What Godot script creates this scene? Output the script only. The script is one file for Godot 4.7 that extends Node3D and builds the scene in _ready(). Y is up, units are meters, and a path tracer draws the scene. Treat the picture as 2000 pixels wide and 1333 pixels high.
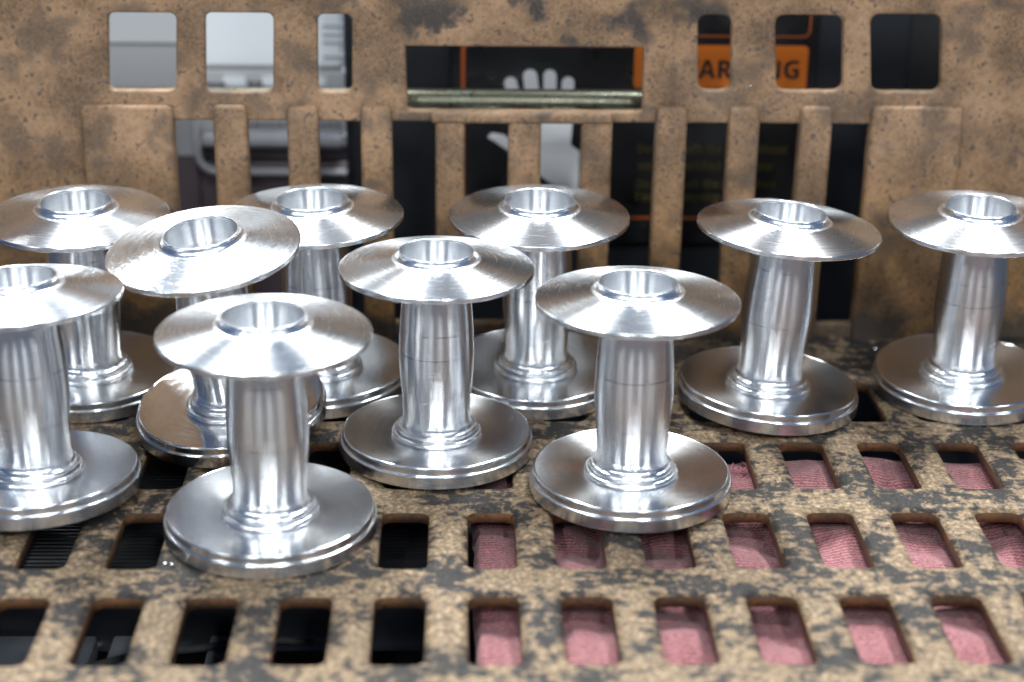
extends Node3D

# ---------------------------------------------------------------- helpers
var names := {}

func numbered(called: String) -> String:
	if not names.has(called):
		names[called] = 0
		return called
	names[called] += 1
	return "%s_%03d" % [called, names[called]]

func tag(o: Node3D, label: String, category: String, group := "") -> Node3D:
	o.set_meta("label", label)
	o.set_meta("category", category)
	if group != "":
		o.set_meta("group", group)
	return o

func thing(called: String, label: String, category: String, at := Vector3.ZERO, group := "") -> Node3D:
	var o := Node3D.new()
	o.name = numbered(called)
	add_child(o, true)
	o.position = at
	return tag(o, label, category, group)

func part(called: String, mesh: Mesh, mat: Material, parent: Node = self) -> MeshInstance3D:
	var o := MeshInstance3D.new()
	o.name = numbered(called) if parent == self else called
	o.mesh = mesh
	o.material_override = mat
	parent.add_child(o, true)
	return o

func paint(c: Color, rough := 0.5, metal := 0.0) -> StandardMaterial3D:
	var m := StandardMaterial3D.new()
	m.albedo_color = c.linear_to_srgb()
	m.roughness = rough
	m.metallic = metal
	return m

func noise(s: int, freq: float, oct := 4, kind := FastNoiseLite.TYPE_SIMPLEX_SMOOTH) -> FastNoiseLite:
	var n := FastNoiseLite.new()
	n.seed = s
	n.noise_type = kind
	n.frequency = freq
	n.fractal_type = FastNoiseLite.FRACTAL_FBM
	n.fractal_octaves = oct
	return n

func grey(n: FastNoiseLite, w: int, h: int) -> PackedByteArray:
	var im := n.get_image(w, h, false, false, true)
	im.convert(Image.FORMAT_L8)
	return im.get_data()

func done(st: SurfaceTool, mat: Material = null) -> ArrayMesh:
	st.generate_normals()
	var m := st.commit()
	if mat:
		m.surface_set_material(0, mat)
	return m

func start() -> SurfaceTool:
	var st := SurfaceTool.new()
	st.begin(Mesh.PRIMITIVE_TRIANGLES)
	st.set_smooth_group(0)
	return st

func quad(st: SurfaceTool, a: Vector3, b: Vector3, c: Vector3, d: Vector3, uv = null) -> void:
	for v in [a, b, c, a, c, d]:
		if uv != null:
			st.set_uv(uv.call(v))
		st.add_vertex(v)

# a box with chamfered edges (centre, size, chamfer), six faces facing outwards
func box_mesh(size: Vector3, ch := 0.0008) -> ArrayMesh:
	var st := SurfaceTool.new()
	st.begin(Mesh.PRIMITIVE_TRIANGLES)
	st.set_smooth_group(-1)
	var h := size / 2.0
	for ax in 3:
		for s in [-1.0, 1.0]:
			var n := Vector3.ZERO
			n[ax] = s
			var u := Vector3.ZERO
			u[(ax + 1) % 3] = 1.0
			var v := n.cross(u)
			var hu: float = h[(ax + 1) % 3]
			var hv: float = absf(v.dot(h))
			var f := func(a: float, b: float) -> Vector3: return n * absf(h[ax]) + u * a + v * b
			var p := [f.call(-hu + ch, -hv + ch), f.call(hu - ch, -hv + ch), f.call(hu - ch, hv - ch), f.call(-hu + ch, hv - ch)]
			quad(st, p[0], p[3], p[2], p[1])
			# chamfers (each drawn once, from the lower axis)
			for k in 4:
				var a: Vector3 = p[k]
				var b: Vector3 = p[(k + 1) % 4]
				var out: Vector3 = [-v, u, v, -u][k]
				var a2 := a + out * ch * 0.5 - n * ch * 0.5
				var b2 := b + out * ch * 0.5 - n * ch * 0.5
				quad(st, a, b, b2, a2)
	return done(st)

func box(called: String, lo: Vector3, hi: Vector3, mat: Material, parent: Node, ch := 0.0008) -> MeshInstance3D:
	var o := part(called, box_mesh((hi - lo).abs(), ch), mat, parent)
	o.position = (lo + hi) / 2.0
	return o

# a tube along a list of points
func tube_mesh(pts: PackedVector3Array, r: float, sides := 8, taper := false) -> ArrayMesh:
	var st := start()
	var rings := []
	for i in pts.size():
		var d := (pts[mini(i + 1, pts.size() - 1)] - pts[maxi(i - 1, 0)]).normalized()
		var a := d.cross(Vector3.UP if absf(d.y) < 0.9 else Vector3.RIGHT).normalized()
		var b := d.cross(a)
		var ring := []
		var rr := r * (1.0 - 0.7 * float(i) / pts.size()) if taper else r
		for k in sides:
			var t := TAU * k / sides
			ring.append(pts[i] + (a * cos(t) + b * sin(t)) * rr)
		rings.append(ring)
	for i in pts.size() - 1:
		for k in sides:
			var k2 := (k + 1) % sides
			quad(st, rings[i][k], rings[i][k2], rings[i + 1][k2], rings[i + 1][k])
	for k in range(1, sides - 1):
		for v in [rings[0][0], rings[0][k + 1], rings[0][k]]:
			st.add_vertex(v)
		var e: Array = rings[-1]
		for v in [e[0], e[k], e[k + 1]]:
			st.add_vertex(v)
	return done(st)

# ---------------------------------------------------------------- turned metal
# profile: list of polylines in millimetres (radius, height); smooth inside a polyline, sharp between two
func lathe(lines: Array, ripple := 0.0, seg := 144) -> ArrayMesh:
	var st := SurfaceTool.new()
	st.begin(Mesh.PRIMITIVE_TRIANGLES)
	var arc := 0.0
	for line in lines:
		var n: int = line.size()
		var pos := []
		var nor := []
		var s := []
		for i in n:
			var a: Vector2 = line[maxi(i - 1, 0)]
			var b: Vector2 = line[mini(i + 1, n - 1)]
			var t := (b - a).normalized()
			nor.append(Vector2(t.y, -t.x))
			pos.append(line[i] * 0.001)
			if i > 0:
				arc += line[i].distance_to(line[i - 1]) * 0.001
			s.append(arc)
		for i in n - 1:
			for k in seg:
				var c := []
				for q in [[i, k], [i + 1, k], [i + 1, k + 1], [i, k + 1]]:
					var th: float = TAU * q[1] / seg
					var p: Vector2 = pos[q[0]]
					var m: Vector2 = nor[q[0]]
					var rr := p.x
					var tilt := 0.0
					if ripple > 0.0:
						# uneven hand-finished surface: the radius wavers round the ring
						for w in [[11.0, 1.0, 1.7], [23.0, 0.8, -2.3], [38.0, 0.6, 3.1], [57.0, 0.35, 1.1]]:
							var ph: float = w[0] * th + w[2] * p.y * 900.0
							rr += ripple * 0.001 * w[1] * sin(ph)
							tilt -= ripple * 0.001 * w[1] * w[0] * cos(ph) / p.x
					c.append([Vector3(rr * cos(th), p.y, rr * sin(th)), Vector3(m.x * cos(th) - tilt * sin(th), m.y, m.x * sin(th) + tilt * cos(th)).normalized(), Vector2(float(q[1]) / seg, s[q[0]] / 0.04)])
				for j in [0, 2, 1, 0, 3, 2]:
					st.set_normal(c[j][1])
					st.set_uv(c[j][2])
					st.add_vertex(c[j][0])
	st.index()
	return st.commit()

func P(a: Array) -> Array:
	var r := []
	for i in range(0, a.size(), 2):
		r.append(Vector2(a[i], a[i + 1]))
	return r

# Catmull-Rom through the given points
func smooth(pts: Array, sub := 6) -> Array:
	var r := []
	for i in pts.size() - 1:
		var p0: Vector2 = pts[maxi(i - 1, 0)]
		var p1: Vector2 = pts[i]
		var p2: Vector2 = pts[i + 1]
		var p3: Vector2 = pts[mini(i + 2, pts.size() - 1)]
		for k in sub:
			r.append(p1.cubic_interpolate(p2, p0, p3, float(k) / sub))
	r.append(pts[-1])
	return r

# ---------------------------------------------------------------- crate plates with holes
# one rectangle of a plate (a0, b0)-(a1, b1) with one rounded hole; where(a, b, depth) places a point, depth runs into the plate
func loop(cx: float, cy: float, hw: float, hh: float, r: float, o: float, skew: float) -> Array:
	var L := []
	var rr := r + o
	var w := hw + o
	var h := hh + o
	for c in 4:
		var sx: float = [1, -1, -1, 1][c]
		var sy: float = [1, 1, -1, -1][c]
		for k in 6:
			var t := PI / 2 * (c + k / 5.0)
			var y := sy * (h - rr) + rr * sin(t)
			L.append(Vector2(cx + sx * (w - rr) + rr * cos(t) - skew * y / hh, cy + y))
	return L

func holed(st: SurfaceTool, rect: Array, hole: Array, r: float, skew: float, rings: Array, where: Callable, uv: Callable, lining: SurfaceTool = null, depth := 0.0) -> void:
	var cx: float = (hole[0] + hole[2]) / 2.0
	var cy: float = (hole[1] + hole[3]) / 2.0
	var hw: float = (hole[2] - hole[0]) / 2.0
	var hh: float = (hole[3] - hole[1]) / 2.0
	var outer := []
	var inner := loop(cx, cy, hw, hh, r, rings[0][0], skew)
	for i in 24:
		var c := i / 6
		var k := i % 6
		var ex: float = rect[2] if c in [0, 3] else rect[0]
		var ey: float = rect[3] if c < 2 else rect[1]
		var p: Vector2 = inner[i]
		# first half of an arc goes to one side of the corner, the second half to the other
		if k == 0:
			outer.append(Vector2(ex, p.y) if c in [0, 2] else Vector2(p.x, ey))
		elif k == 5:
			outer.append(Vector2(p.x, ey) if c in [0, 2] else Vector2(ex, p.y))
		else:
			outer.append(Vector2(ex, ey))
	var all := [[outer, 0.0]]
	for g in rings:
		all.append([loop(cx, cy, hw, hh, r, g[0], skew), g[1]])
	if lining == null:
		all.append([outer, rings[-1][1]])
	for j in all.size() - 1:
		for i in 24:
			var i2 := (i + 1) % 24
			var A: Vector3 = where.call(all[j][0][i], all[j][1])
			var B: Vector3 = where.call(all[j][0][i2], all[j][1])
			var C: Vector3 = where.call(all[j + 1][0][i2], all[j + 1][1])
			var D: Vector3 = where.call(all[j + 1][0][i], all[j + 1][1])
			quad(st, A, B, C, D, uv)
	if lining != null:
		# the unworn sides of the slot and the underside
		var low := [[loop(cx, cy, hw, hh, r, rings[-1][0], skew), rings[-1][1]], [loop(cx, cy, hw, hh, r, 0.0, skew), rings[-1][1] + 0.0012], [loop(cx, cy, hw, hh, r, -0.0002, skew), depth], [outer, depth]]
		for j in 3:
			for i in 24:
				var i2 := (i + 1) % 24
				quad(lining, where.call(low[j][0][i], low[j][1]), where.call(low[j][0][i2], low[j][1]), where.call(low[j + 1][0][i2], low[j + 1][1]), where.call(low[j + 1][0][i], low[j + 1][1]), uv_wall)

func slab(st: SurfaceTool, r: Array, depth: float, where: Callable, uv: Callable) -> void:
	for d in [0.0, depth]:
		var q := [Vector2(r[0], r[1]), Vector2(r[0], r[3]), Vector2(r[2], r[3]), Vector2(r[2], r[1])]
		if d == 0.0:
			q.reverse()
		quad(st, where.call(q[0], d), where.call(q[1], d), where.call(q[2], d), where.call(q[3], d), uv)

func uv_floor(v: Vector3) -> Vector2:
	return Vector2((v.x + 0.36 + v.y * 0.7 * clampf(v.x * 40.0, -1.0, 1.0)) / 0.8, (0.86 + v.z - v.y * 0.9) / 0.4)

func uv_wall(v: Vector3) -> Vector2:
	return Vector2((v.x + 0.36 + (v.z + 0.83) * 0.9) / 0.8, (0.20 - v.y + (v.z + 0.83) * 0.6) / 0.22)

# a raised rib or band on the wall: rounded outline x0..x1, y0..y1, from z_back to its face
func raised(x0: float, x1: float, y0: float, y1: float, z_back: float, z_face: float, r: float) -> ArrayMesh:
	var st := start()
	var rings := []
	var cx := (x0 + x1) / 2
	var cy := (y0 + y1) / 2
	var d := z_back - z_face
	for g in [[0.0, z_back], [0.0, z_face + d * 0.45], [-0.0004, z_face + d * 0.2], [-0.0011, z_face + d * 0.05], [-0.002, z_face]]:
		var L := loop(cx, cy, (x1 - x0) / 2, (y1 - y0) / 2, r, g[0], 0.0)
		rings.append(L.map(func(p): return Vector3(p.x, p.y, -g[1])))
	for j in rings.size() - 1:
		for i in 24:
			var i2 := (i + 1) % 24
			quad(st, rings[j][i], rings[j][i2], rings[j + 1][i2], rings[j + 1][i], uv_wall)
	var e: Array = rings[-1]
	# the face, as strips between the two long sides
	for i in 11:
		quad(st, e[i], e[i + 1], e[22 - i], e[23 - i], uv_wall)
	return done(st)

# ---------------------------------------------------------------- textures
func mixed(a: Color, b: Color, t: float) -> Color:
	return a.lerp(b, clampf(t, 0.0, 1.0))

func sm(a: float, b: float, x: float) -> float:
	var t := clampf((x - a) / (b - a), 0.0, 1.0)
	return t * t * (3.0 - 2.0 * t)

func floor_texture() -> ImageTexture:
	var w := 2048
	var h := 1024
	var wear := noise(3, 0.055, 6)
	wear.domain_warp_enabled = true
	wear.fractal_gain = 0.66
	wear.domain_warp_amplitude = 9.0
	wear.domain_warp_frequency = 0.03
	var a := grey(wear, w, h)
	var b := grey(noise(8, 0.13, 4), w, h)
	var c := grey(noise(12, 0.011, 4), w, h)
	var f := grey(noise(21, 0.3, 2), w, h)
	var e := grey(noise(25, 0.10, 4), 512, h)
	var px := PackedByteArray()
	px.resize(w * h * 3)
	var i := 0
	for y in h:
		var near := float(y) / h           # fewer dark patches towards the front, more along the back
		for x in w:
			var big := c[i] / 255.0
			var fine := f[i] / 255.0
			var v := a[i] / 255.0 * 0.62 + b[i] / 255.0 * 0.38 + (big - 0.5) * 0.72 + (fine - 0.5) * 0.16 + (e[y * 512 + x / 4] / 255.0 - 0.5) * 0.30
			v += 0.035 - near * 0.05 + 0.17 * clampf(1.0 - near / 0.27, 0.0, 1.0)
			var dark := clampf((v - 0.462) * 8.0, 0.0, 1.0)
			var pale := clampf((b[i] / 255.0 - 0.4) * 2.0 + (fine - 0.5) * 0.5, 0.0, 1.0)
			var r := lerpf(0.42, 0.69, pale) + (big - 0.5) * 0.10
			var g := lerpf(0.345, 0.59, pale) + (big - 0.5) * 0.07
			var bl := lerpf(0.265, 0.48, pale) + (big - 0.5) * 0.05
			var dk := 0.08 + 0.13 * fine + 0.06 * pale
			r = lerpf(r, dk * 1.0, dark * 0.96)
			g = lerpf(g, dk * 0.94, dark * 0.96)
			bl = lerpf(bl, dk * 0.91, dark * 0.96)
			px[i * 3] = int(clampf(r, 0, 1) * 255)
			px[i * 3 + 1] = int(clampf(g, 0, 1) * 255)
			px[i * 3 + 2] = int(clampf(bl, 0, 1) * 255)
			i += 1
	var im := Image.create_from_data(w, h, false, Image.FORMAT_RGB8, px)
	return ImageTexture.create_from_image(im)

func wall_texture() -> ImageTexture:
	var w := 2048
	var h := 564
	var smear := noise(31, 0.011, 5)
	smear.domain_warp_enabled = true
	smear.domain_warp_amplitude = 30.0
	smear.domain_warp_frequency = 0.02
	var a := grey(smear, w, h)
	var spots := noise(37, 0.07, 4)
	var b := grey(spots, w, h)
	var c := grey(noise(41, 0.008, 4), w, h)
	var f := grey(noise(47, 0.22, 3), w, h)
	var px := PackedByteArray()
	px.resize(w * h * 3)
	var i := 0
	for y in h:
		var Y := 0.20 - 0.22 * y / h
		for x in w:
			var X := 0.8 * x / w - 0.36
			var an := a[i] / 255.0
			var bn := b[i] / 255.0
			var cn := c[i] / 255.0
			var fine := f[i] / 255.0
			var tone := 0.90 + (cn - 0.5) * 0.55 + (fine - 0.5) * 0.34 + (bn - 0.5) * 0.34
			var r := 0.575 * tone
			var g := 0.450 * tone
			var bl := 0.340 * tone
			# patchily yellower and darker lower down
			var low := clampf((0.10 - Y) / 0.09, 0.0, 1.0) * clampf(cn * 1.4, 0.0, 1.0)
			r *= 1.0 - 0.10 * low
			g *= 1.0 - 0.16 * low
			bl *= 1.0 - 0.34 * low
			# rubbed-in dark smears: heavy above the handle opening, light elsewhere
			var over := exp(-pow((X - 0.025) / 0.075, 2.0)) * exp(-pow((Y - 0.164) / 0.0115, 2.0))
			over = maxf(over, 0.55 * exp(-pow((X - 0.09) / 0.07, 2.0)) * exp(-pow((Y - 0.168) / 0.01, 2.0)))
			over = maxf(over, 0.40 * exp(-pow((X - 0.03) / 0.06, 2.0)) * exp(-pow((Y - 0.115) / 0.004, 2.0)))
			var d := clampf((an - 0.60 + over * 0.24 + (fine - 0.5) * 0.22 + (bn - 0.5) * 0.2) * 6.0, 0.0, 1.0) * (0.42 + 0.56 * minf(over * 1.6, 1.0))
			# small scattered grimy spots
			d = maxf(d, clampf((bn - 0.645 + (fine - 0.5) * 0.30) * 7.0, 0.0, 1.0) * 0.75)
			d = maxf(d, clampf((cn - 0.56) * 3.0, 0.0, 1.0) * clampf((fine - 0.45) * 3.0, 0.0, 1.0) * 0.35)
			# darker along the foot of the wall, edge broken up by noise
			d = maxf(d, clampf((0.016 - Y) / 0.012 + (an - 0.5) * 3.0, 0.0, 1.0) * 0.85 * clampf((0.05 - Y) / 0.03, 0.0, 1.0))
			var dk := 0.16 + 0.13 * fine
			r = lerpf(r, dk * 1.06, d)
			g = lerpf(g, dk * 0.95, d)
			bl = lerpf(bl, dk * 0.88, d)
			px[i * 3] = int(clampf(r, 0, 1) * 255)
			px[i * 3 + 1] = int(clampf(g, 0, 1) * 255)
			px[i * 3 + 2] = int(clampf(bl, 0, 1) * 255)
			i += 1
	return ImageTexture.create_from_image(Image.create_from_data(w, h, false, Image.FORMAT_RGB8, px))

func relief(s: int, freq: float, bump: float, size := 512) -> ImageTexture:
	var im := noise(s, freq, 4).get_seamless_image(size, size)
	im.convert(Image.FORMAT_RGB8)
	im.bump_map_to_normal_map(bump)
	return ImageTexture.create_from_image(im)

func rough_map(s: int, lo: float, hi: float, freq := 0.02) -> ImageTexture:
	var im := noise(s, freq, 4).get_seamless_image(512, 512)
	im.convert(Image.FORMAT_L8)
	var d := im.get_data()
	for i in d.size():
		d[i] = int(lerpf(lo, hi, d[i] / 255.0) * 255)
	return ImageTexture.create_from_image(Image.create_from_data(512, 512, false, Image.FORMAT_L8, d))

# thin dark turning rings, scratches and oil marks on bare aluminium: u runs round, v along the profile
func metal_tint(s: int, ring: Array, stain: float) -> ImageTexture:
	var w := 512
	var h := 512
	var ww := 3328
	var a := grey(noise(s, 0.012, 4), ww, h)
	var b := grey(noise(s + 1, 0.06, 3), ww, h)
	var px := PackedByteArray()
	px.resize(w * h * 3)
	var rng := RandomNumberGenerator.new()
	rng.seed = s
	var rowv := []
	for y in h:
		rowv.append(rng.randf_range(-0.025, 0.025))
	for y in h:
		for x in w:
			var i := y * w + x
			var j := y * ww + int(x * 6.5)
			var edge: float = minf(x, w - 1 - x) / 60.0    # fade the pattern out at the seam
			var k := clampf(edge, 0.0, 1.0)
			var t: float = 0.955 + rowv[y] + (a[j] / 255.0 - 0.5) * 0.08 * k
			var st := clampf((a[j] / 255.0 - 0.5) * 4.0, 0.0, 1.0) * stain * k
			st += clampf((b[j] / 255.0 - 0.70) * 9.0, 0.0, 1.0) * stain * 1.5 * k
			var r := t * (1.0 - 0.12 * st)
			var g := t * (1.0 - 0.20 * st)
			var bl := t * (1.0 - 0.30 * st)
			px[i * 3] = int(clampf(r, 0, 1) * 255)
			px[i * 3 + 1] = int(clampf(g, 0, 1) * 255)
			px[i * 3 + 2] = int(clampf(bl, 0, 1) * 255)
	# scratches: short fine lines across the turning marks
	for k in 26:
		var sx := rng.randf_range(40.0, w - 60.0)
		var sy := rng.randf_range(0.0, h)
		var dx := rng.randf_range(-0.35, 0.35)
		var dy := rng.randf_range(-1.0, 1.0)
		var tone := rng.randf_range(0.72, 0.9)
		for q in rng.randi_range(10, 60):
			var i := (posmod(int(sy), h)) * w + clampi(int(sx), 0, w - 1)
			for ch in 3:
				px[i * 3 + ch] = int(px[i * 3 + ch] * tone)
			sx += dx
			sy += dy
	for q in ring:
		var y0 := int(q[0] * h) % h
		for x in w:
			if a[((y0 * 7) % h) * ww + x * 2] / 255.0 > q[1]:
				for dy in 3:
					var i := ((y0 + dy) % h) * w + x
					var kk: float = [0.75, 0.5, 0.78][dy]
					for ch in 3:
						px[i * 3 + ch] = int(px[i * 3 + ch] * kk)
	return ImageTexture.create_from_image(Image.create_from_data(w, h, false, Image.FORMAT_RGB8, px))

func metal(tint: Texture2D, rough: Texture2D, nrm: Texture2D, aniso: float, vscale: float, nscale: float) -> StandardMaterial3D:
	var m := StandardMaterial3D.new()
	m.albedo_color = Color(0.95, 0.955, 0.965)
	m.albedo_texture = tint
	m.metallic = 1.0
	m.roughness = 1.0
	m.roughness_texture = rough
	m.roughness_texture_channel = BaseMaterial3D.TEXTURE_CHANNEL_RED
	if nrm:
		m.normal_enabled = true
		m.normal_texture = nrm
		m.normal_scale = nscale
	m.uv1_scale = Vector3(1, vscale, 1)
	m.anisotropy_enabled = true
	m.anisotropy = aniso
	return m

func cloth_texture(as_relief: bool) -> ImageTexture:
	# knitted rows of small loops
	var n := 512
	var a := grey(noise(61, 0.05, 3), n, n)
	var px := PackedByteArray()
	px.resize(n * n * 3)
	for y in n:
		for x in n:
			var row := y / 16
			var u := fmod(x + (8 if row % 2 else 0) + 5.0 * sin(row * 2.4) + 9.0 * (a[y * n + x] / 255.0), 16.0) / 16.0 - 0.5
			var v := fmod(y + 10.0 * (a[((y * 3) % n) * n + x] / 255.0), 16.0) / 16.0 - 0.5
			var l := exp(-pow((v + 0.6 * absf(u) - 0.15) / 0.22, 2.0))
			var g := a[y * n + x] / 255.0
			var i := (y * n + x) * 3
			if as_relief:
				var q := int(clampf(l * 0.85 + g * 0.2, 0, 1) * 255)
				px[i] = q
				px[i + 1] = q
				px[i + 2] = q
			else:
				var t := 0.62 + 0.38 * l + (g - 0.5) * 0.25
				px[i] = int(clampf(0.67 * t, 0, 1) * 255)
				px[i + 1] = int(clampf(0.41 * t, 0, 1) * 255)
				px[i + 2] = int(clampf(0.42 * t, 0, 1) * 255)
	var im := Image.create_from_data(n, n, false, Image.FORMAT_RGB8, px)
	if as_relief:
		im.bump_map_to_normal_map(5.0)
	return ImageTexture.create_from_image(im)

# ---------------------------------------------------------------- scene
func unseen_lamp(at: Vector3, size: Vector2, energy: float, label: String) -> void:
	var t := thing("unseen_lamp", label, "lamp", at)
	var glow := paint(Color(0.9, 0.9, 0.9), 0.6)
	glow.emission_enabled = true
	glow.emission = Color(1.0, 0.98, 0.95)
	glow.emission_energy_multiplier = 2.0
	box("housing", Vector3(-size.x / 2 - 0.02, 0.012, -size.y / 2 - 0.02), Vector3(size.x / 2 + 0.02, 0.07, size.y / 2 + 0.02), paint(Color(0.7, 0.7, 0.7), 0.5), t)
	box("diffuser", Vector3(-size.x / 2, 0.0, -size.y / 2), Vector3(size.x / 2, 0.011, size.y / 2), glow, t)
	var l := AreaLight3D.new()
	l.name = "lamp_light"
	l.area_size = size
	l.light_energy = energy
	l.light_color = Color(0.95, 0.985, 1.0)
	l.area_range = 8.0
	l.shadow_enabled = true
	l.rotation.x = -PI / 2
	l.position.y = -0.006
	t.add_child(l, true)

func _ready() -> void:
	# camera
	var cam := Camera3D.new()
	cam.name = "camera"
	cam.transform = Transform3D(Basis(Vector3(0.99957, 0.01320, 0.02620), Vector3(-0.00230, 0.92519, -0.37950), Vector3(-0.02925, 0.37928, 0.92482)).orthonormalized(), Vector3(0, 0.33905, 0))
	cam.keep_aspect = Camera3D.KEEP_HEIGHT
	cam.near = 0.02
	cam.far = 60.0
	var lens := CameraAttributesPhysical.new()
	lens.frustum_focal_length = 62.0
	lens.frustum_focus_distance = 0.76
	lens.exposure_aperture = 5.0
	cam.attributes = lens
	add_child(cam)
	cam.fov = 21.907
	cam.current = true

	# room light
	var we := WorldEnvironment.new()
	var env := Environment.new()
	env.background_mode = Environment.BG_COLOR
	env.background_color = Color(0.50, 0.65, 0.88)
	env.background_energy_multiplier = 0.12
	env.tonemap_mode = Environment.TONE_MAPPER_LINEAR
	env.tonemap_exposure = 2.5
	env.sdfgi_enabled = true
	env.ssao_enabled = true
	env.ssil_enabled = true
	we.environment = env
	add_child(we)
	unseen_lamp(Vector3(-0.5, 2.1, -1.85), Vector2(0.25, 1.2), 4.4, "long white ceiling lamp just behind the crate on the left")
	unseen_lamp(Vector3(0.75, 2.1, -1.85), Vector2(0.25, 1.2), 4.0, "long white ceiling lamp just behind the crate on the right")
	unseen_lamp(Vector3(0.1, 2.1, 0.3), Vector2(0.9, 0.2), 1.0, "added wide fill lamp above the front of the crate")  # added as fill light, no such lamp is known here
	unseen_lamp(Vector3(-2.6, 2.1, 1.6), Vector2(0.14, 1.5), 3.0, "added long lamp for column streaks in front of the crate, far left one")  # this lamp and the next three are added to streak the spool columns
	unseen_lamp(Vector3(-0.9, 2.1, 2.3), Vector2(0.14, 1.5), 3.0, "added long lamp for column streaks in front of the crate, middle left one")
	unseen_lamp(Vector3(0.7, 2.1, 2.3), Vector2(0.14, 1.5), 3.0, "added long lamp for column streaks in front of the crate, middle right one")
	unseen_lamp(Vector3(2.4, 2.1, 1.6), Vector2(0.14, 1.5), 3.0, "added long lamp for column streaks in front of the crate, far right one")
	unseen_lamp(Vector3(-1.3, 2.1, -3.4), Vector2(0.2, 1.5), 1.6, "long white ceiling lamp far behind the crate on the left")
	unseen_lamp(Vector3(0.9, 2.1, -3.4), Vector2(0.2, 1.5), 1.6, "long white ceiling lamp far behind the crate on the right")

	# setting: the dark table under the crate
	var ground := part("ground", box_mesh(Vector3(3.0, 0.03, 2.4), 0.002), paint(Color(0.012, 0.012, 0.014), 0.6))
	ground.position = Vector3(0, -0.115, -0.7)
	ground.set_meta("kind", "structure")

	build_crate()
	build_spools()
	build_cloth()
	build_under()
	build_rail()
	build_machine()
	build_cabinet()
	build_shavings()

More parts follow.
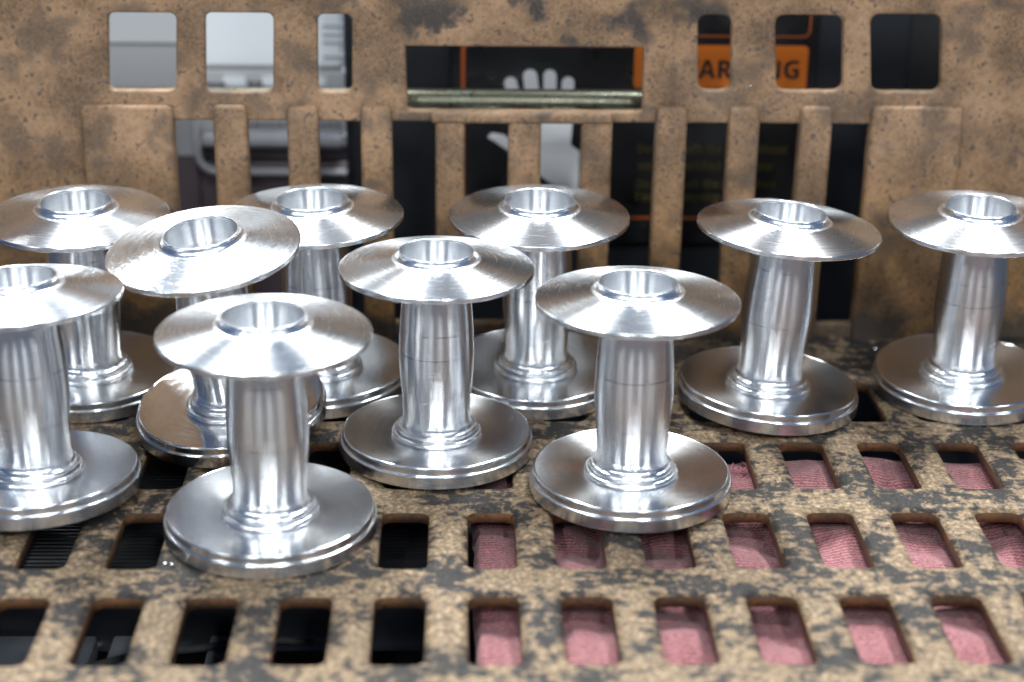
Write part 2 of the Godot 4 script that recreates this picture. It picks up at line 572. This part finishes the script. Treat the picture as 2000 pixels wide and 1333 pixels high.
func build_crate() -> void:
	var t := thing("plastic_crate", "scuffed tan plastic crate with slotted floor and barred back wall", "crate")
	var grain := relief(71, 0.03, 3.0)
	var fm := StandardMaterial3D.new()
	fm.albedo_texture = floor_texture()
	fm.roughness = 0.66
	fm.metallic_specular = 0.3
	fm.normal_enabled = true
	fm.normal_texture = grain
	fm.normal_scale = 0.35
	fm.uv1_scale = Vector3(1, 1, 1)
	var wm := StandardMaterial3D.new()
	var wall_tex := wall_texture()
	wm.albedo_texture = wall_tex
	wm.roughness = 0.62
	wm.metallic_specular = 0.35
	# floor: columns of slots 35 mm apart, rows 67.3 mm apart
	var st := start()
	var where := func(p: Vector2, d: float) -> Vector3: return Vector3(p.x, -d, -p.y)
	var rings := [[0.0042, 0.0], [0.0030, 0.00015], [0.0018, 0.0006], [0.0009, 0.0013], [0.0002, 0.0024]]
	var lining := start()
	var x0 := -0.12737
	var pitch := 0.035
	var z0 := 0.5302
	var row := 0.06757
	for i in range(-5, 15):
		var cx := x0 + i * pitch
		for j in 4:
			var zb := z0 + j * row
			var zf := zb + 0.0474
			var ra := zb - 0.0101
			var rb := zb - 0.0101 + row
			holed(st, [cx - pitch / 2, ra, cx + pitch / 2, rb], [cx - 0.0096, zb, cx + 0.0096, zf], 0.0042, 0.0, rings, where, uv_floor, lining, 0.0066)
	var xa := x0 - 5.5 * pitch
	var xb := x0 + 14.5 * pitch
	slab(st, [xa, 0.42, xb, z0 - 0.0101], 0.0066, where, uv_floor)
	slab(st, [xa, z0 - 0.0101 + 4 * row, xb, 0.8392], 0.0066, where, uv_floor)
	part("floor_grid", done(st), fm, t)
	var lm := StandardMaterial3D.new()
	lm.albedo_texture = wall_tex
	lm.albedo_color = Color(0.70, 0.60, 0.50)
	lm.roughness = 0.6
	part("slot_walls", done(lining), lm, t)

	# back wall
	st = start()
	var ww := func(p: Vector2, d: float) -> Vector3: return Vector3(p.x, p.y, -0.834 - d)
	var wr := [[0.0012, 0.0], [0.0004, 0.0003], [0.0, 0.0011], [0.0, 0.005]]
	var ups := [[-0.1995, -0.1285, -0.1683, -0.1360, 0.1266, 0.1643, -0.0012], [-0.1285, -0.0795, -0.1222, -0.0898, 0.1262, 0.1646, -0.0008], [-0.0795, -0.040, -0.0686, -0.0522, 0.1265, 0.1643, -0.0004],
		[-0.040, 0.0995, -0.0263, 0.0880, 0.1176, 0.1492, 0.0003], [0.0995, 0.1405, 0.1140, 0.1301, 0.1283, 0.1652, 0.0010], [0.1405, 0.191, 0.1516, 0.1843, 0.1285, 0.1655, 0.0015], [0.191, 0.27, 0.1977, 0.2320, 0.1284, 0.1663, 0.0019]]
	for u in ups:
		var r := 0.0045 if u[2] > 0.1 else 0.0034
		if u[3] - u[2] > 0.1:
			r = 0.0014
		holed(st, [u[0], 0.1145, u[1], 0.17], [u[2], u[4], u[3], u[5]], r, u[6], wr, ww, uv_wall)
	var ribs := [[-0.1833, -0.1389, 0.1202], [-0.1198, -0.1034, 0.1205], [-0.0842, -0.069, 0.1204], [-0.0486, -0.0333, 0.1206], [-0.0124, 0.0019, 0.1162], [0.023, 0.0391, 0.1162], [0.0586, 0.0738, 0.1162],
		[0.0948, 0.1102, 0.1212], [0.1306, 0.1457, 0.1215], [0.1654, 0.1812, 0.1217], [0.2001, 0.2455, 0.122]]
	for k in 10:
		var la: float = (ribs[k][0] + ribs[k][1]) / 2
		var lb: float = (ribs[k + 1][0] + ribs[k + 1][1]) / 2
		holed(st, [la, -0.002, lb, 0.1145], [ribs[k][1] - 0.0002, 0.007, ribs[k + 1][0] + 0.0002, 0.1121], 0.0011, 0.0, wr, ww, uv_wall)
	slab(st, [xa, -0.002, (ribs[0][0] + ribs[0][1]) / 2, 0.1145], 0.005, ww, uv_wall)
	slab(st, [(ribs[10][0] + ribs[10][1]) / 2, -0.002, xb, 0.1145], 0.005, ww, uv_wall)
	slab(st, [xa, 0.1145, -0.1995, 0.17], 0.005, ww, uv_wall)
	slab(st, [0.27, 0.1145, xb, 0.17], 0.005, ww, uv_wall)
	slab(st, [xa, 0.17, xb, 0.188], 0.005, ww, uv_wall)
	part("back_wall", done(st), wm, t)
	for k in ribs.size():
		var q: Array = ribs[k]
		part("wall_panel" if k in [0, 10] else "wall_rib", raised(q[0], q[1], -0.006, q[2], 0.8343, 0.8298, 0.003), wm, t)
	part("handle_ledge", raised(-0.0149, 0.0739, 0.1123, 0.1181, 0.8343, 0.8288, 0.0022), wm, t)

func build_spools() -> void:
	var grooves := relief(81, 0.05, 5.0)
	var fine := relief(83, 0.12, 4.0)
	var rg := rough_map(85, 0.19, 0.25)
	var rf := rough_map(86, 0.22, 0.29)
	var rc := rough_map(87, 0.265, 0.275)
	var clean := metal_tint(91, [], 0.06)
	var oily := metal_tint(95, [], 0.30)
	var discs := []
	var flanges := []
	var columns := []
	for k in 3:
		discs.append(metal(metal_tint(130 + k, [], 0.10 + 0.08 * k), rg, grooves, -0.86, 2.5, 0.04))
		flanges.append(metal(metal_tint(140 + k, [], 0.08 + 0.06 * k), rf, grooves, -0.9, 3.0, 0.010))
		columns.append(metal(metal_tint(150 + k, [[[0.36, 0.46, 0.55][k], 0.40], [[0.75, 0.62, 0.22][k], 0.56]], 0.12), rc, null, -0.93, 0.6, 0.0))
	var collar_m := metal(clean, rc, fine, -0.2, 2.0, 0.03)
	var bore_m := metal(clean, rough_map(88, 0.30, 0.34), null, -0.95, 1.0, 0.0)
	var oily_disc := metal(oily, rough_map(89, 0.08, 0.22), grooves, -0.6, 1.0, 0.04)
	var oily_flange := metal(oily, rf, grooves, -0.85, 1.0, 0.05)

	var disc := lathe([
		P([12.0, 0.0, 41.5, 0.0]), P([41.5, 0.0, 42.35, 0.7]), P([42.35, 0.7, 42.35, 5.55]), smooth(P([42.35, 5.55, 42.15, 6.1, 41.6, 6.3]), 4), P([41.6, 6.3, 41.3, 6.3]),
		P([41.3, 6.3, 41.2, 8.9]), smooth(P([41.2, 8.9, 40.95, 9.5, 40.4, 9.72]), 4), P([40.4, 9.72, 40.2, 9.6]), P([40.2, 9.6, 34.0, 9.02, 28.0, 8.43, 22.0, 7.85, 18.9, 7.55]),
		P([13.8, 5.2, 12.0, 5.2]), P([12.0, 5.2, 12.0, 0.0])])
	var bead := []
	for k in 15:
		var an := deg_to_rad(-62.0 + 14.5 * k)
		bead.append(Vector2(18.15 + 1.45 * cos(an), 8.75 + 1.35 * sin(an)))
	var bead2 := []
	for k in 12:
		var an := deg_to_rad(-48.0 + 13.0 * k)
		bead2.append(Vector2(16.15 + 1.45 * cos(an), 11.25 + 1.4 * sin(an)))
	bead2.append_array(smooth(P([15.75, 12.85, 15.2, 13.6, 14.85, 14.8, 14.68, 16.8]), 4))
	var collar := lathe([bead, P([17.0, 9.5, 16.9, 10.0]), bead2], 0.035)
	var column := lathe([smooth(P([14.68, 16.8, 14.72, 20.0, 15.0, 25.0, 15.55, 32.0, 16.1, 39.0, 16.3, 45.0, 16.15, 52.0, 15.75, 60.0, 15.2, 68.0, 14.8, 74.0, 14.7, 78.0, 15.2, 80.6, 16.5, 81.9]), 4)])
	var bore := lathe([smooth(P([15.4, 91.0, 15.35, 88.0, 14.6, 82.0, 14.0, 78.0, 13.9, 60.0, 13.85, 30.0, 13.8, 5.2]), 3)])
	var flange := lathe([
		P([16.5, 81.9, 30.0, 82.2, 40.9, 82.5]), smooth(P([40.9, 82.5, 41.3, 82.6, 41.45, 82.9]), 3), P([41.45, 82.9, 41.45, 84.4]), smooth(P([41.45, 84.4, 41.3, 84.8, 40.9, 84.95]), 3),
		P([40.9, 84.95, 34.0, 86.05, 27.0, 87.2, 21.0, 88.15, 19.0, 88.5])])
	var rim := lathe([smooth(P([19.0, 88.5, 17.9, 88.9, 17.1, 89.6, 16.5, 90.6, 16.2, 91.7]), 5)], 0.02)
	var lip := lathe([smooth(P([16.2, 91.7, 16.0, 92.0, 15.7, 92.0, 15.4, 91.7]), 3), P([15.4, 91.7, 15.4, 91.0])])

	var first := Node3D.new()
	first.name = numbered("metal_spool")
	add_child(first, true)
	part("base_disc", disc, discs[0], first)
	part("weld_collar", collar, collar_m, first)
	part("column", column, columns[0], first)
	part("top_flange", flange, flanges[0], first)
	part("rim_collar", rim, collar_m, first)
	part("rim_lip", lip, collar_m, first)
	part("bore", bore, bore_m, first)
	# x, distance, lean right, lean away, lift, turn, label
	var spots := [
		[-0.0104, 0.7012, 0.13, 0.75, 0.0004, 40.0, "upright aluminium spool in sharp focus in the middle of the group"],
		[0.0716, 0.6623, 0.0, 1.0, 0.0007, 130.0, "aluminium spool nearest the pink cloth in front, on the right of the centre"],
		[-0.0757, 0.6284, 0.29, -0.24, 0.0003, 200.0, "large blurred aluminium spool nearest the camera, left of the centre"],
		[0.0358, 0.7727, 0.18, -2.2, 0.0016, 75.0, "aluminium spool by the back wall under the handle opening"],
		[-0.0660, 0.7722, -1.1, -1.66, 0.0015, 290.0, "back aluminium spool half hidden behind the tilted spool"],
		[-0.1742, 0.7685, 0.2, -1.98, 0.0015, 10.0, "back left aluminium spool in front of the wide left wall panel"],
		[-0.1015, 0.7197, -5.12, -6.96, 0.0070, 155.0, "tilted aluminium spool, its base propped on the base of another spool"],
		[-0.1746, 0.6577, -1.41, 3.1, 0.0028, 250.0, "aluminium spool cut off by the left edge, beside the nearest spool"],
		[0.1431, 0.7503, 3.34, 0.46, 0.0026, 330.0, "aluminium spool leaning right, with a dark line around its column"],
		[0.2393, 0.7666, -0.77, -2.0, 0.0016, 100.0, "aluminium spool in the dark back corner, at the right edge"]]
	for i in spots.size():
		var q: Array = spots[i]
		var o: Node3D = first
		if i > 0:
			o = first.duplicate()
			o.name = numbered("metal_spool")
			add_child(o, true)
		var tx := deg_to_rad(q[2])
		var tz := deg_to_rad(q[3])
		var n := Vector3(sin(tx), cos(tx) * cos(tz), -sin(tz)).normalized()
		var xx := n.cross(Vector3(0, 0, -1)).normalized() * -1.0
		xx = Vector3.RIGHT - n * n.x
		xx = xx.normalized()
		var b := Basis(xx, n, xx.cross(n))
		o.transform = Transform3D(b * Basis(Vector3.UP, deg_to_rad(q[5])), Vector3(q[0], q[4], -q[1]))
		o.get_node("base_disc").material_override = discs[i % 3]
		o.get_node("top_flange").material_override = flanges[(i + i / 3) % 3]
		o.get_node("column").material_override = columns[(i + 1) % 3]
		tag(o, q[6], "spool", "aluminium spools standing in the crate")
		if i == 6:
			o.get_node("base_disc").material_override = oily_disc
			o.get_node("top_flange").material_override = oily_flange

func build_cloth() -> void:
	var m := StandardMaterial3D.new()
	m.albedo_texture = cloth_texture(false)
	m.roughness = 0.95
	m.normal_enabled = true
	m.normal_texture = cloth_texture(true)
	m.normal_scale = 0.6
	m.uv1_scale = Vector3(7, 7, 1)
	m.rim_enabled = true
	m.rim = 0.3
	var t := thing("pink_cloth", "dull pink knitted cloth lying under the slotted crate floor", "cloth")
	var st := start()
	var n1 := noise(55, 16.0, 3)
	var n2 := noise(56, 30.0, 2)
	var nx := 150
	var nz := 90
	var at := func(i: int, j: int) -> Array:
		var u := float(i) / nx
		var v := float(j) / nz
		var X := lerpf(0.0055, 0.36, u)
		var Z := lerpf(0.49, 0.722, v)
		if i == 0:
			X += 0.0006 * sin(j * 0.25) + 0.0008 * n1.get_noise_2d(0.0, Z * 3.0)
		Z += 0.004 * n2.get_noise_2d(X, 0.0) * (1.0 if j == nz else 0.0)
		var y := -0.0142 + 0.0065 * n1.get_noise_2d(X, Z) + 0.0016 * n2.get_noise_2d(X, Z)
		# rolls up a little towards the back hem, curls down at the edges
		y += 0.004 * sm(0.66, 0.71, Z) - 0.012 * sm(0.712, 0.722, Z) - 0.008 * sm(0.0078, 0.0055, X)
		return [Vector3(X, y, -Z), Vector2(X / 0.4, Z / 0.4)]
	for i in nx:
		for j in nz:
			var q := [at.call(i, j), at.call(i, j + 1), at.call(i + 1, j + 1), at.call(i + 1, j)]
			for k in [0, 1, 2, 0, 2, 3]:
				st.set_uv(q[k][1])
				st.add_vertex(q[k][0])
	st.index()
	st.generate_normals()
	part("cloth_sheet", st.commit(), m, t)
	# loose threads of the frayed hem
	var tm := paint(Color(0.33, 0.125, 0.145), 1.0)
	var rng := RandomNumberGenerator.new()
	rng.seed = 5
	for k in 26:
		var spot: Array = [[0.1225, 0.1300, 0.700, 0.712], [0.149, 0.1650, 0.693, 0.699]][k % 2]
		var p := Vector3(rng.randf_range(spot[0], spot[1]), -0.0105, -rng.randf_range(spot[2], spot[3]))
		var pts := PackedVector3Array()
		var dir := PI / 2 + rng.randf_range(-1.25, 1.25)
		for s in 8:
			pts.append(p)
			dir += rng.randf_range(-0.35, 0.35)
			p += Vector3(cos(dir) * 0.0011, rng.randf_range(-0.0006, 0.0003), sin(dir) * 0.0011)
		part("thread", tube_mesh(pts, 0.00030, 5, true), tm, t)

func build_under() -> void:
	# ribbed black rubber bellows below the left half of the crate
	var m := paint(Color(0.010, 0.010, 0.012), 0.34)
	var st := start()
	var n := 360
	var prev := []
	for i in n + 1:
		var s := float(i) / n
		var Z := lerpf(0.632, 0.83, s)
		var y := -0.030 + 0.0011 * sin(s * 62.0 * TAU) - 0.03 * sm(0.04, 0.0, s)
		var a := [Vector3(-0.34, y, -Z), Vector3(-0.009, y, -Z)]
		if i > 0:
			quad(st, prev[0], a[0], a[1], prev[1])
			quad(st, prev[1], a[1], a[1] + Vector3(0, -0.05, 0), prev[1] + Vector3(0, -0.05, 0))
		prev = a
	tag(part("rubber_bellows", done(st), m), "black ribbed rubber bellows under the left half of the crate", "bellows")
	# grey plate with a cable across it
	var p := thing("metal_plate", "dull grey metal plate under the front left slots", "plate")
	var pm := paint(Color(0.06, 0.065, 0.075), 0.7)
	box("plate_left", Vector3(-0.24, -0.062, -0.632), Vector3(-0.150, -0.052, -0.50), pm, p)
	box("plate_middle", Vector3(-0.143, -0.062, -0.632), Vector3(-0.117, -0.052, -0.50), pm, p)
	box("plate_right", Vector3(-0.103, -0.062, -0.632), Vector3(-0.080, -0.052, -0.50), pm, p)
	var pts := PackedVector3Array()
	for i in 26:
		var s := i / 25.0
		pts.append(Vector3(lerpf(-0.185, -0.06, s), -0.0495, -(0.590 + 0.030 * sm(0.1, 0.55, s) + 0.004 * sin(s * 9.0))))
	tag(part("cable", tube_mesh(pts, 0.0016, 10), paint(Color(0.006, 0.006, 0.007), 0.85)), "thin black cable running across the grey plate", "cable")

func build_rail() -> void:
	var m := paint(Color(0.12, 0.12, 0.09), 0.26, 0.9)
	m.roughness_texture = rough_map(111, 0.15, 0.55, 0.05)
	m.roughness = 1.0
	m.albedo_texture = metal_tint(113, [], 0.9)
	m.uv1_triplanar = true
	m.uv1_scale = Vector3(14, 14, 14)
	var pts := PackedVector3Array([Vector3(-0.34, 0.1157, -0.858), Vector3(0.0, 0.1157, -0.858), Vector3(0.42, 0.1157, -0.858)])
	tag(part("steel_rail", tube_mesh(pts, 0.0068, 32), m), "greasy round steel rail seen through the handle opening", "rail")

func poly_mesh(pts: Array, depth: float) -> ArrayMesh:
	var pv := PackedVector2Array(pts)
	if Geometry2D.is_polygon_clockwise(pv):
		pv.reverse()
	var idx := Geometry2D.triangulate_polygon(pv)
	var st := SurfaceTool.new()
	st.begin(Mesh.PRIMITIVE_TRIANGLES)
	st.set_smooth_group(-1)
	for i in range(0, idx.size(), 3):
		for k in [0, 2, 1]:
			var v := pv[idx[i + k]]
			st.add_vertex(Vector3(v.x, v.y, depth))
	for i in pv.size():
		var a := pv[i]
		var b := pv[(i + 1) % pv.size()]
		quad(st, Vector3(a.x, a.y, 0), Vector3(a.x, a.y, depth), Vector3(b.x, b.y, depth), Vector3(b.x, b.y, 0))
	return done(st)

func finger(x0: float, x1: float, y0: float, y1: float, lean: float) -> Array:
	var r := (x1 - x0) / 2
	var cx := (x0 + x1) / 2
	var pts := [Vector2(x1 + lean, y0), Vector2(x1, y1 - r)]
	for k in range(1, 10):
		var t := PI * k / 10
		pts.append(Vector2(cx + r * cos(t), y1 - r + r * sin(t)))
	pts.append(Vector2(x0, y1 - r))
	pts.append(Vector2(x0 + lean, y0))
	return pts

func frame_mesh(x0: float, x1: float, y0: float, y1: float, wl: float, wr: float, wb: float, wt: float, r: float, depth: float) -> ArrayMesh:
	# a flat printed outline with rounded corners
	var a := loop((x0 + x1) / 2, (y0 + y1) / 2, (x1 - x0) / 2, (y1 - y0) / 2, r, 0.0, 0.0)
	var b := loop((x0 + wl + x1 - wr) / 2, (y0 + wb + y1 - wt) / 2, (x1 - x0 - wl - wr) / 2, (y1 - y0 - wb - wt) / 2, maxf(r - 0.001, 0.0005), 0.0, 0.0)
	var st := SurfaceTool.new()
	st.begin(Mesh.PRIMITIVE_TRIANGLES)
	st.set_smooth_group(-1)
	for i in 24:
		var j := (i + 1) % 24
		var q := [a[i], a[j], b[j], b[i]].map(func(p): return Vector3(p.x, p.y, depth))
		quad(st, q[0], q[1], q[2], q[3])
		quad(st, Vector3(a[i].x, a[i].y, 0), Vector3(a[j].x, a[j].y, 0), q[1], q[0])
	return done(st)

func letters(text: String, size_mm: float, mat: Material, parent: Node, called: String, at: Vector3, width: float, bold := false) -> void:
	var tm := TextMesh.new()
	var f := SystemFont.new()
	f.font_names = PackedStringArray(["Droid Sans"])
	if bold:
		f.font_weight = 700
	tm.font = f
	tm.text = text
	tm.font_size = 64
	tm.pixel_size = size_mm * 0.001 / 46.0
	tm.depth = 0.0004
	tm.horizontal_alignment = HORIZONTAL_ALIGNMENT_LEFT
	tm.vertical_alignment = VERTICAL_ALIGNMENT_BOTTOM
	var o := part(called, tm, mat, parent)
	var ab := tm.get_aabb()
	var k := width / ab.size.x if width > 0 else 1.0
	o.scale = Vector3(k, 1, 1)
	o.position = at - Vector3(ab.position.x * k, ab.position.y, 0)

func build_machine() -> void:
	var t := thing("machine_panel", "black machine panel standing behind the right half of the crate", "machine", Vector3(0, 0, -0.925))
	var blk := paint(Color(0.010, 0.012, 0.016), 0.42)
	box("front_panel", Vector3(-0.062, -0.10, -0.012), Vector3(0.2395, 0.32, 0.0), blk, t)
	box("side_panel", Vector3(0.2405, -0.10, -0.03), Vector3(0.50, 0.32, -0.012), paint(Color(0.004, 0.004, 0.005), 0.6), t)
	box("edge_strip", Vector3(-0.058, -0.10, 0.0), Vector3(-0.048, 0.32, 0.004), paint(Color(0.02, 0.022, 0.026), 0.4), t)
	var s := thing("safety_sign", "black safety sign with orange outlines, white hand symbol and warning heading", "sign", Vector3(0, 0, -0.9235))
	var gloss := paint(Color(0.004, 0.004, 0.005), 0.3)
	gloss.roughness_texture = rough_map(121, 0.18, 0.6, 0.012)
	gloss.roughness = 1.0
	gloss.uv1_triplanar = true
	gloss.uv1_scale = Vector3(7, 7, 7)
	var orange := paint(Color(0.55, 0.13, 0.006), 0.5)
	var dim := paint(Color(0.42, 0.085, 0.008), 0.5)
	var white := paint(Color(0.78, 0.78, 0.78), 0.5)
	var yellow := paint(Color(0.10, 0.075, 0.008), 0.5)
	box("sign_plate", Vector3(-0.0055, 0.022, 0.0), Vector3(0.1885, 0.185, 0.0082), gloss, s)
	var face := 0.0083
	var o := part("text_outline", frame_mesh(0.0, 0.1835, 0.0362, 0.1325, 0.0021, 0.0022, 0.0013, 0.0012, 0.003, 0.0003), dim, s)
	o.position.z = face
	o = part("upper_outline", frame_mesh(0.0, 0.1840, 0.1368, 0.176, 0.0011, 0.0011, 0.0011, 0.0011, 0.004, 0.0003), paint(Color(0.20, 0.045, 0.006), 0.5), s)
	o.position.z = face
	o = part("warning_box", poly_mesh(loop(0.1375, 0.1208, 0.0460, 0.0114, 0.002, 0.0, 0.0), 0.0004), orange, s)
	o.position.z = face + 0.0001
	letters("WARNING", 9.6, paint(Color(0.006, 0.006, 0.006), 0.5), s, "heading", Vector3(0.1130, 0.1150, face + 0.0007), 0.0662, true)
	letters("Do not touch the part without", 3.6, yellow, s, "text_line", Vector3(0.0955, 0.0722, face + 0.0004), 0.0805)
	letters("wearing certified hand gear", 3.6, yellow, s, "text_line", Vector3(0.0955, 0.0628, face + 0.0004), 0.074)
	letters("Do not touch the lever when", 3.6, yellow, s, "text_line", Vector3(0.0952, 0.0540, face + 0.0004), 0.0755)
	letters("Fan is running", 3.6, yellow, s, "text_line", Vector3(0.0952, 0.0452, face + 0.0004), 0.046)
	# the hand: four fingers, palm with thumb
	for fq in [[0.0228, 0.0297, 0.094, 0.1148, 0.0055], [0.0327, 0.0403, 0.094, 0.1190, 0.003], [0.0436, 0.0504, 0.094, 0.1188, 0.0006], [0.0534, 0.0600, 0.094, 0.1150, -0.0005]]:
		o = part("finger_print", poly_mesh(finger(fq[0], fq[1], fq[2], fq[3], fq[4]), 0.0003), white, s)
		o.position.z = face
	o = part("palm_print", poly_mesh([Vector2(0.0285, 0.0945), Vector2(0.0598, 0.0945), Vector2(0.0590, 0.0778), Vector2(0.0638, 0.0742), Vector2(0.0638, 0.0500), Vector2(0.0545, 0.0520), Vector2(0.0437, 0.0599), Vector2(0.0330, 0.0690), Vector2(0.0247, 0.0750), Vector2(0.0145, 0.0818), Vector2(0.0152, 0.0834), Vector2(0.0175, 0.0842), Vector2(0.0233, 0.0830), Vector2(0.0290, 0.0780), Vector2(0.0310, 0.0800)], 0.0003), white, s)
	o.position.z = face

func build_cabinet() -> void:
	var t := thing("grey_cabinet", "pale grey machine housing with labels behind the left half of the crate", "machine", Vector3(0, 0, -1.0))
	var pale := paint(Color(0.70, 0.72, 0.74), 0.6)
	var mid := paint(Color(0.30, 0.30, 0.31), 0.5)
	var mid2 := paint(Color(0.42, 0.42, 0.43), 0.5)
	var shade_tone := paint(Color(0.075, 0.056, 0.064), 0.6)  # shading down the housing, painted in as a darker tone
	var ink := paint(Color(0.06, 0.06, 0.07), 0.6)
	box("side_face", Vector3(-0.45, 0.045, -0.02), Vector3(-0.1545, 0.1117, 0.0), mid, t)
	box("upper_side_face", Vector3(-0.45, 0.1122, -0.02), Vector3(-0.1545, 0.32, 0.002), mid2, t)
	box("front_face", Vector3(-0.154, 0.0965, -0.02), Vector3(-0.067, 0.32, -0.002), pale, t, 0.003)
	box("lower_side", Vector3(-0.45, -0.10, -0.02), Vector3(-0.154, 0.0445, -0.001), shade_tone, t)
	box("label_strip", Vector3(-0.1535, 0.060, -0.02), Vector3(-0.067, 0.096, -0.003), mid2, t)
	box("tray_lip", Vector3(-0.1535, 0.0500, -0.02), Vector3(-0.067, 0.0598, 0.001), paint(Color(0.34, 0.33, 0.35), 0.75), t, 0.003)
	box("tray_shade", Vector3(-0.1535, 0.0405, -0.02), Vector3(-0.067, 0.0495, -0.010), paint(Color(0.06, 0.05, 0.054), 0.7), t)  # dark shading inside the curved tray, painted as a strip
	box("lower_front", Vector3(-0.1535, -0.10, -0.02), Vector3(-0.067, 0.0400, -0.002), shade_tone, t)
	var trim := PackedVector3Array([Vector3(-0.1535, 0.072, 0.002)])
	trim.append(Vector3(-0.1535, 0.050, 0.002))
	for k in 7:
		var a := PI + PI / 2 * k / 6
		trim.append(Vector3(-0.1425 + 0.011 * cos(a), 0.0475 + 0.011 * sin(a), 0.002))
	trim.append(Vector3(-0.067, 0.0365, 0.002))
	part("tray_trim", tube_mesh(trim, 0.0021, 10), paint(Color(0.28, 0.27, 0.28), 0.8), t)
	var plates := [[-0.1375, -0.1245, 0.0868, 0.0925], [-0.1150, -0.106, 0.0868, 0.0925], [-0.0960, -0.078, 0.0868, 0.0925]]
	for q in plates:
		box("label_plate", Vector3(q[0], q[2], -0.004), Vector3(q[1], q[3], -0.0022), pale, t, 0.0003)
	var rng := RandomNumberGenerator.new()
	rng.seed = 9
	# unreadable dark print: short bars
	for line in [[0.0868, -0.149, -0.139], [0.0842, -0.149, -0.139], [0.0875, -0.123, -0.116], [0.0848, -0.123, -0.100], [0.0630, -0.1265, -0.072]]:
		var x: float = line[1]
		while x < line[2]:
			var w := rng.randf_range(0.002, 0.0045)
			box("print_mark", Vector3(x, line[0], -0.0034), Vector3(x + w, line[0] + 0.0021, -0.0022), ink, t, 0.0001)
			x += w + 0.0012
	for yy in [0.1215, 0.1165, 0.112, 0.1035]:
		box("panel_groove", Vector3(-0.0795, yy, -0.0025), Vector3(-0.0672, yy + 0.0016, -0.0014), paint(Color(0.32, 0.32, 0.34), 0.6), t, 0.0002)

func build_shavings() -> void:
	var m := paint(Color(0.9, 0.9, 0.92), 0.25, 1.0)
	var spots := [[Vector3(0.1401, 0.1310, -0.8332), Vector3(0.0004, 0.0030, 0.0004), "thin bright metal shaving stuck high on the back wall"],
		[Vector3(0.2085, 0.0016, -0.814), Vector3(0.0014, 0.0012, 0.0016), "bright metal chip on the floor by the back wall"],
		[Vector3(-0.1135, 0.0007, -0.5985), Vector3(0.0013, 0.0006, 0.0012), "bright metal chip beside the base of the nearest spool, left one"],
		[Vector3(-0.1108, 0.0007, -0.5978), Vector3(0.0011, 0.0006, 0.0012), "bright metal chip beside the base of the nearest spool, right one"]]
	for q in spots:
		var st := start()
		var pts := []
		for k in 6:
			var a := TAU * k / 6
			pts.append(Vector3(cos(a), 0.35 * sin(a * 2.0), sin(a)) * q[1])
		for k in 6:
			for v in [Vector3(0, 1, 0.2) * q[1], pts[k], pts[(k + 1) % 6], Vector3(0.1, -0.8, 0) * q[1], pts[(k + 1) % 6], pts[k]]:
				st.add_vertex(v)
		var o := part("metal_shaving", done(st), m)
		o.position = q[0]
		tag(o, q[2], "metal shaving", "loose metal shavings")
